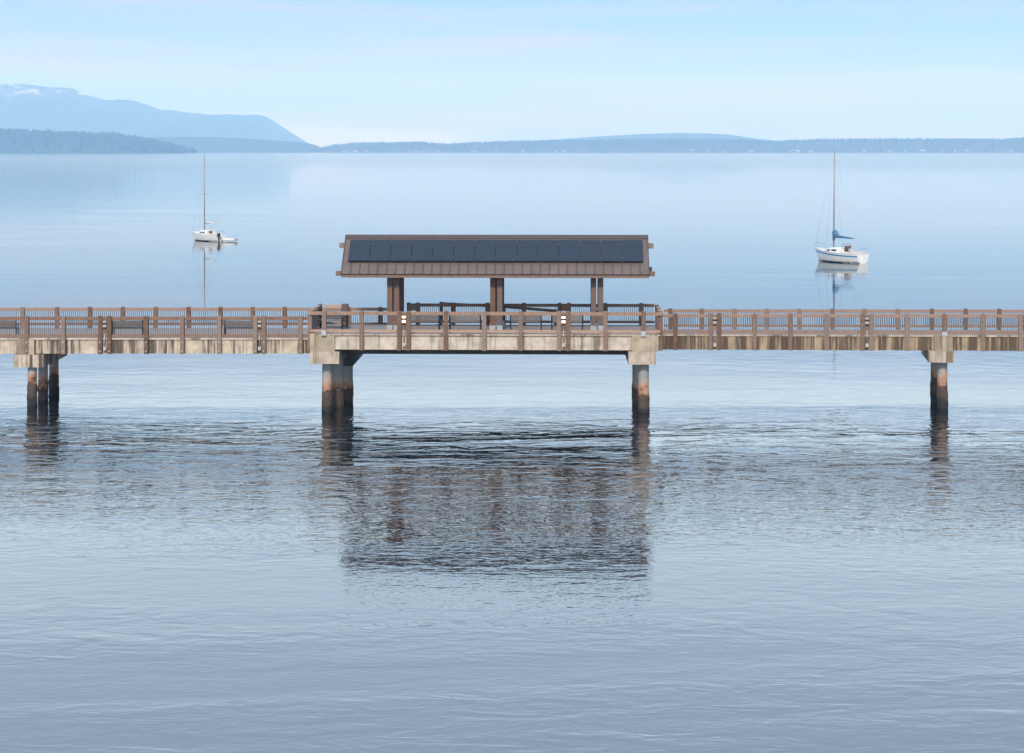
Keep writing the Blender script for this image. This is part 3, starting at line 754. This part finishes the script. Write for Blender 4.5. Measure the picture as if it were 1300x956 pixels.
def sailboat(loc, rz, L_, beam, mast_h, spec):
    rt = empty('sailboat', loc, rz, spec['label'], 'sailboat', 'sailboats moored on the bay')
    fb, fs_ = spec['free']
    rings = hull_loft(L_, beam, fb, fs_, .45)
    n = len(rings); k = 17
    bb = MB(); vs = [p for r in rings for p in r]; fs = []; mi = []
    for i in range(n-1):
        for j in range(k-1):
            zc = sum(vs[q][2] for q in (i*k+j, i*k+j+1, (i+1)*k+j, (i+1)*k+j+1))/4
            fs.append((i*k+j, (i+1)*k+j, (i+1)*k+j+1, i*k+j+1))
    bb.add(vs, fs, 0, True); bb.add([vs[(n-1)*k+j] for j in range(k)], [tuple(range(k))], 0)
    bb.build('hull', M['white'], rt)
    def band(name, mat, zlo, zhi, out, absz=False):       # a painted band that follows the hull, 1 cm proud
        q = MB()
        for side in (-1, 1):
            pv = []
            for i in range(n):
                r = rings[i]; sh_ = r[-1][2]
                for zz in ((zlo, zhi) if absz else (sh_+zlo, sh_+zhi)):
                    best = None
                    for j in range(8, 16):
                        z0, z1 = r[j][2], r[j+1][2]
                        if z0 <= zz <= z1 + 1e-6:
                            t = (zz-z0)/max(1e-6, z1-z0); best = (r[j][0]+(r[j+1][0]-r[j][0])*t, r[j][1]+(r[j+1][1]-r[j][1])*t)
                    if best is None: best = (r[-1][0], r[-1][1]) if zz > r[8][2] else (r[8][0], 0.0)
                    pv.append((best[0], side*(best[1]+out), zz))
            q.add(pv, [(2*i, 2*i+1, 2*i+3, 2*i+2) for i in range(n-1)], 0, True)
        # across the transom
        r = rings[-1]; 
        return q.build(name, mat, rt)
    band('boot_stripe', M['navy'], -.08, .13, .012, True)
    if spec.get('stripe'): band('sheer_stripe', M['blue'], -.36, -.20, .012)
    # deck
    q = MB(); dv = []
    for r in rings: dv += [(r[0][0], r[0][1]*.985, r[0][2]-.03), (r[8][0]*0+r[0][0], 0, r[0][2]+.05), (r[-1][0], r[-1][1]*.985, r[-1][2]-.03)]
    q.add(dv, [(3*i+a, 3*i+a+1, 3*i+a+4, 3*i+a+3) for i in range(n-1) for a in (0, 1)], 0, True); q.build('deck', M['offwhite'], rt)
    # toe rail / rub strake
    q = MB()
    for sd_ in (0, -1): q.tube([(r[sd_][0], r[sd_][1], r[sd_][2]+.01) for r in rings], .03, 5)
    q.build('toe_rail', M[spec.get('toe', 'offwhite')], rt)
    # cabin trunk: lofted low house
    c0, c1 = .26*L_, -.16*L_; ch = spec['cabin']; dz = fs_ + (fb-fs_)*.25
    cb = MB(); cv = []; m_ = 7
    for i in range(m_+1):
        t = i/m_; x = c0 + (c1-c0)*t; w = beam*.5*(.38 + .30*math.sin(min(1, .25+t*.9)*math.pi/2)); hh = ch*(.35 + .65*min(1, t*2.2))
        cv += [(x, -w, dz-.05), (x, -w*.86, dz+hh*.85), (x, -w*.5, dz+hh), (x, w*.5, dz+hh), (x, w*.86, dz+hh*.85), (x, w, dz-.05)]
    cf_ = [(6*i+a, 6*i+a+1, 6*i+a+7, 6*i+a+6) for i in range(m_) for a in range(5)] + [tuple(range(6)), tuple(reversed(range(6*m_, 6*m_+6)))]
    cb.add(cv, cf_); cab = cb.build('cabin', M['white'], rt)
    for side in (-1, 1):
        for ta, tb in spec['win']:
            q = MB(); pv = []
            for t in (ta, tb):
                i = t*m_; x = c0 + (c1-c0)*t; w = beam*.5*(.38 + .30*math.sin(min(1, .25+t*.9)*math.pi/2)); hh = ch*(.35 + .65*min(1, t*2.2))
                for f in (.32, .78):
                    pv.append((x, side*(w*(1-.14*f) + .015), dz-.05 + (hh*.85+.05)*f))
            for t in (ta, tb):
                x = c0 + (c1-c0)*t; w = beam*.5*(.38 + .30*math.sin(min(1, .25+t*.9)*math.pi/2)); hh = ch*(.35 + .65*min(1, t*2.2))
                for f in (.32, .78): pv.append((x, side*(w*(1-.14*f) - .01), dz-.05 + (hh*.85+.05)*f))
            q.add(pv, [(0,1,3,2),(4,6,7,5),(0,2,6,4),(1,5,7,3),(0,4,5,1),(2,3,7,6)]); q.build('window', M['glass'], cab)
    q = MB(); q.box(c1-.02-.02, c1-.015+.03, -.3, .3, dz+.0, dz+ch*.9); q.build('companionway', M['wood_dark'], cab)
    # cockpit coaming and seats
    q = MB()
    for side in (-1, 1): q.box(-.44*L_, c1-.05, side*beam*.30-.05, side*beam*.30+.05, fs_-.05, fs_+.22)
    q.build('coaming', M['offwhite'], rt)
    # spars
    mx = spec['mast_x']*L_; lean = spec.get('lean', 0)
    q = MB(); q.tube([(mx, 0, dz), (mx-lean*.5, 0, dz+(mast_h-dz)*.5), (mx-lean, 0, mast_h)], [.085, .08, .06], 8); mast = q.build('mast', M['alu'], rt)
    q = MB(); q.bar((mx-.02, -.65, mast_h*.55), (mx-.02, .65, mast_h*.55), .05, .03); q.build('spreader', M['alu'], mast)
    q = MB(); q.tube([(mx-lean, 0, mast_h), (mx-lean, 0, mast_h+.35)], .012, 5); q.bar((mx-lean-.15, 0, mast_h+.2), (mx-lean+.15, 0, mast_h+.2), .03, .03); q.build('masthead_vane', M['black'], mast)
    bz = spec['boom_z']; bl = spec['boom_l']
    q = MB(); q.tube([(mx-.08, 0, bz), (mx-bl, spec.get('boom_y', 0), bz+spec.get('boom_up', 0))], .055, 8); q.build('boom', M['alu'], rt)
    if spec.get('cover'):
        q = MB(); pts = []; rad = []
        for i in range(9):
            t = i/8; pts.append((mx-.10-(bl-.3)*t, 0, bz+.16*(1-t)+.02+.5*max(0, .22-t)/.22)); rad.append(.14*(1-t)+.07 + (.10 if i < 2 else 0))
        q.tube(pts, rad, 10)
        q.tube([(mx-.02, 0, bz-.35), (mx-.05, 0, bz+.2), (mx-.04, 0, bz+.85)], [.14, .20, .07], 10)
        q.build('sail_cover', M['bluecloth'], rt)
    else:
        q = MB(); q.tube([(mx-.15, 0, bz+.10), (mx-bl*.5, 0, bz+.13), (mx-bl+.15, 0, bz+.08)], [.10, .12, .06], 8); q.build('furled_sail', M['offwhite'], rt)
    # standing rigging
    top = (mx-lean, 0, mast_h-.1)
    for p in ((L_/2-.05, 0, fb), (-L_/2+.05, 0, fs_), (mx-.1, beam*.46, dz-.1), (mx-.1, -beam*.46, dz-.1)):
        q = MB(); q.tube([top, p], .011, 5); q.build('stay', M['galv'], rt)
    # pulpit and pushpit
    q = MB(); x = L_/2-.15
    q.tube([(x-1.0, -.55, fb-.1), (x-.95, -.5, fb+.5), (x, 0, fb+.6), (x-.95, .5, fb+.5), (x-1.0, .55, fb-.1)], .022, 6); q.build('pulpit', M['galv'], rt)
    q = MB(); x = -L_/2+.1; wb = beam*.30
    q.tube([(x+.9, -wb-.2, fs_), (x+.8, -wb-.15, fs_+.6), (x, -wb*.9, fs_+.6), (x, wb*.9, fs_+.6), (x+.8, wb+.15, fs_+.6), (x+.9, wb+.2, fs_)], .022, 6)
    q.tube([(x, -wb*.9, fs_), (x, -wb*.9, fs_+.6)], .02, 6); q.tube([(x, wb*.9, fs_), (x, wb*.9, fs_+.6)], .02, 6); q.build('pushpit', M['galv'], rt)
    # rudder and outboard
    q = MB(); q.box(-L_/2-.22, -L_/2+.05, -.03, .03, -.6, fs_-.2); q.build('rudder', M['white'], rt)
    if spec.get('motor'):
        q = MB(); q.box(-L_/2-.55, -L_/2-.15, .35, .65, fs_-.15, fs_+.3); q.box(-L_/2-.42, -L_/2-.28, .44, .56, -.3, fs_-.15); q.build('outboard_motor', M['black'], rt)
    if spec.get('dodger'):
        q = MB(); q.tube([(c1-.05, -.7, dz+ch*.8), (c1-.1, -.55, dz+ch+.45), (c1-.1, .55, dz+ch+.45), (c1-.05, .7, dz+ch*.8)], .03, 6)
        q.box(c1-.5, c1-.02, -.3, .3, dz+ch*.9, dz+ch*.9+.3); q.build('companion_hatch', M['wood_dark'], rt)
    return rt
Db = F*H/(334.0-HY)
sailboat((X(1065.5, Db+2), Db+2.6, 0), R(180-58), 8.3, 2.9, Z(193, Db+2.5), dict(label='white sailboat with blue sail cover and blue hull stripe moored right of the shelter', free=(1.45, 1.05), cabin=.5,
         win=[(.30, .48), (.55, .82)], mast_x=.10, boom_z=2.75, boom_l=3.6, cover=True, stripe=True, dodger=True, lean=.15, boom_up=.05))
Dc = F*H/(306.5-HY)
sailboat((X(261, Dc+1.5), Dc+2, 0), R(180-49), 7.3, 2.5, Z(198, Dc+2), dict(label='small white sailboat with bare mast and dark cabin windows moored left of the shelter', free=(1.2, .9), cabin=.52,
         win=[(.45, .62), (.66, .9)], mast_x=.06, boom_z=2.45, boom_l=2.6, boom_up=.1, motor=True, toe='offwhite'))
# tender behind the left boat
tn = empty('dinghy', (X(291, Dc-.6), Dc-.6, 0), R(180-12), 'small white inflatable dinghy tied behind the left sailboat', 'dinghy')
q = MB(); q.tube([(-1.0, -.55, .25), (.5, -.55, .27), (.95, -.3, .36), (1.1, 0, .42), (.95, .3, .36), (.5, .55, .27), (-1.0, .55, .25)], [.17, .19, .19, .19, .19, .19, .17], 10); q.build('tube', M['offwhite'], tn)
q = MB(); q.box(-.95, .7, -.42, .42, .12, .18); q.build('floor', M['wood_dark'], tn)
q = MB(); q.box(-.15, .10, -.5, .5, .33, .37); q.build('thwart', M['wood_rail'], tn)
q = MB(); q.box(-1.02, -.94, -.42, .42, .1, .48); q.build('transom', M['offwhite'], tn)

# ------------------------------------------------------------------ haze
hz = MB(); hz.box(-14000, 14000, -2500, 20500, -3, 700)
ho = hz.build('haze', None)
ho.data.materials.clear()
hm = bpy.data.materials.new('sea haze'); hm.use_nodes = True; hn = hm.node_tree; hn.nodes.clear()
pv = N(hn, 'ShaderNodeVolumePrincipled', ins={'Color': (.27, .50, .80, 1), 'Absorption Color': (1, 1, 1, 1), 'Density': 1.5e-4, 'Anisotropy': 0.0})
oo = N(hn, 'ShaderNodeOutputMaterial'); hn.links.new(pv.outputs[0], oo.inputs['Volume'])
ho.data.materials.append(hm); ho.display_type = 'WIRE'
tag(ho, 'pale blue sea haze over the bay', 'haze', kind='stuff')
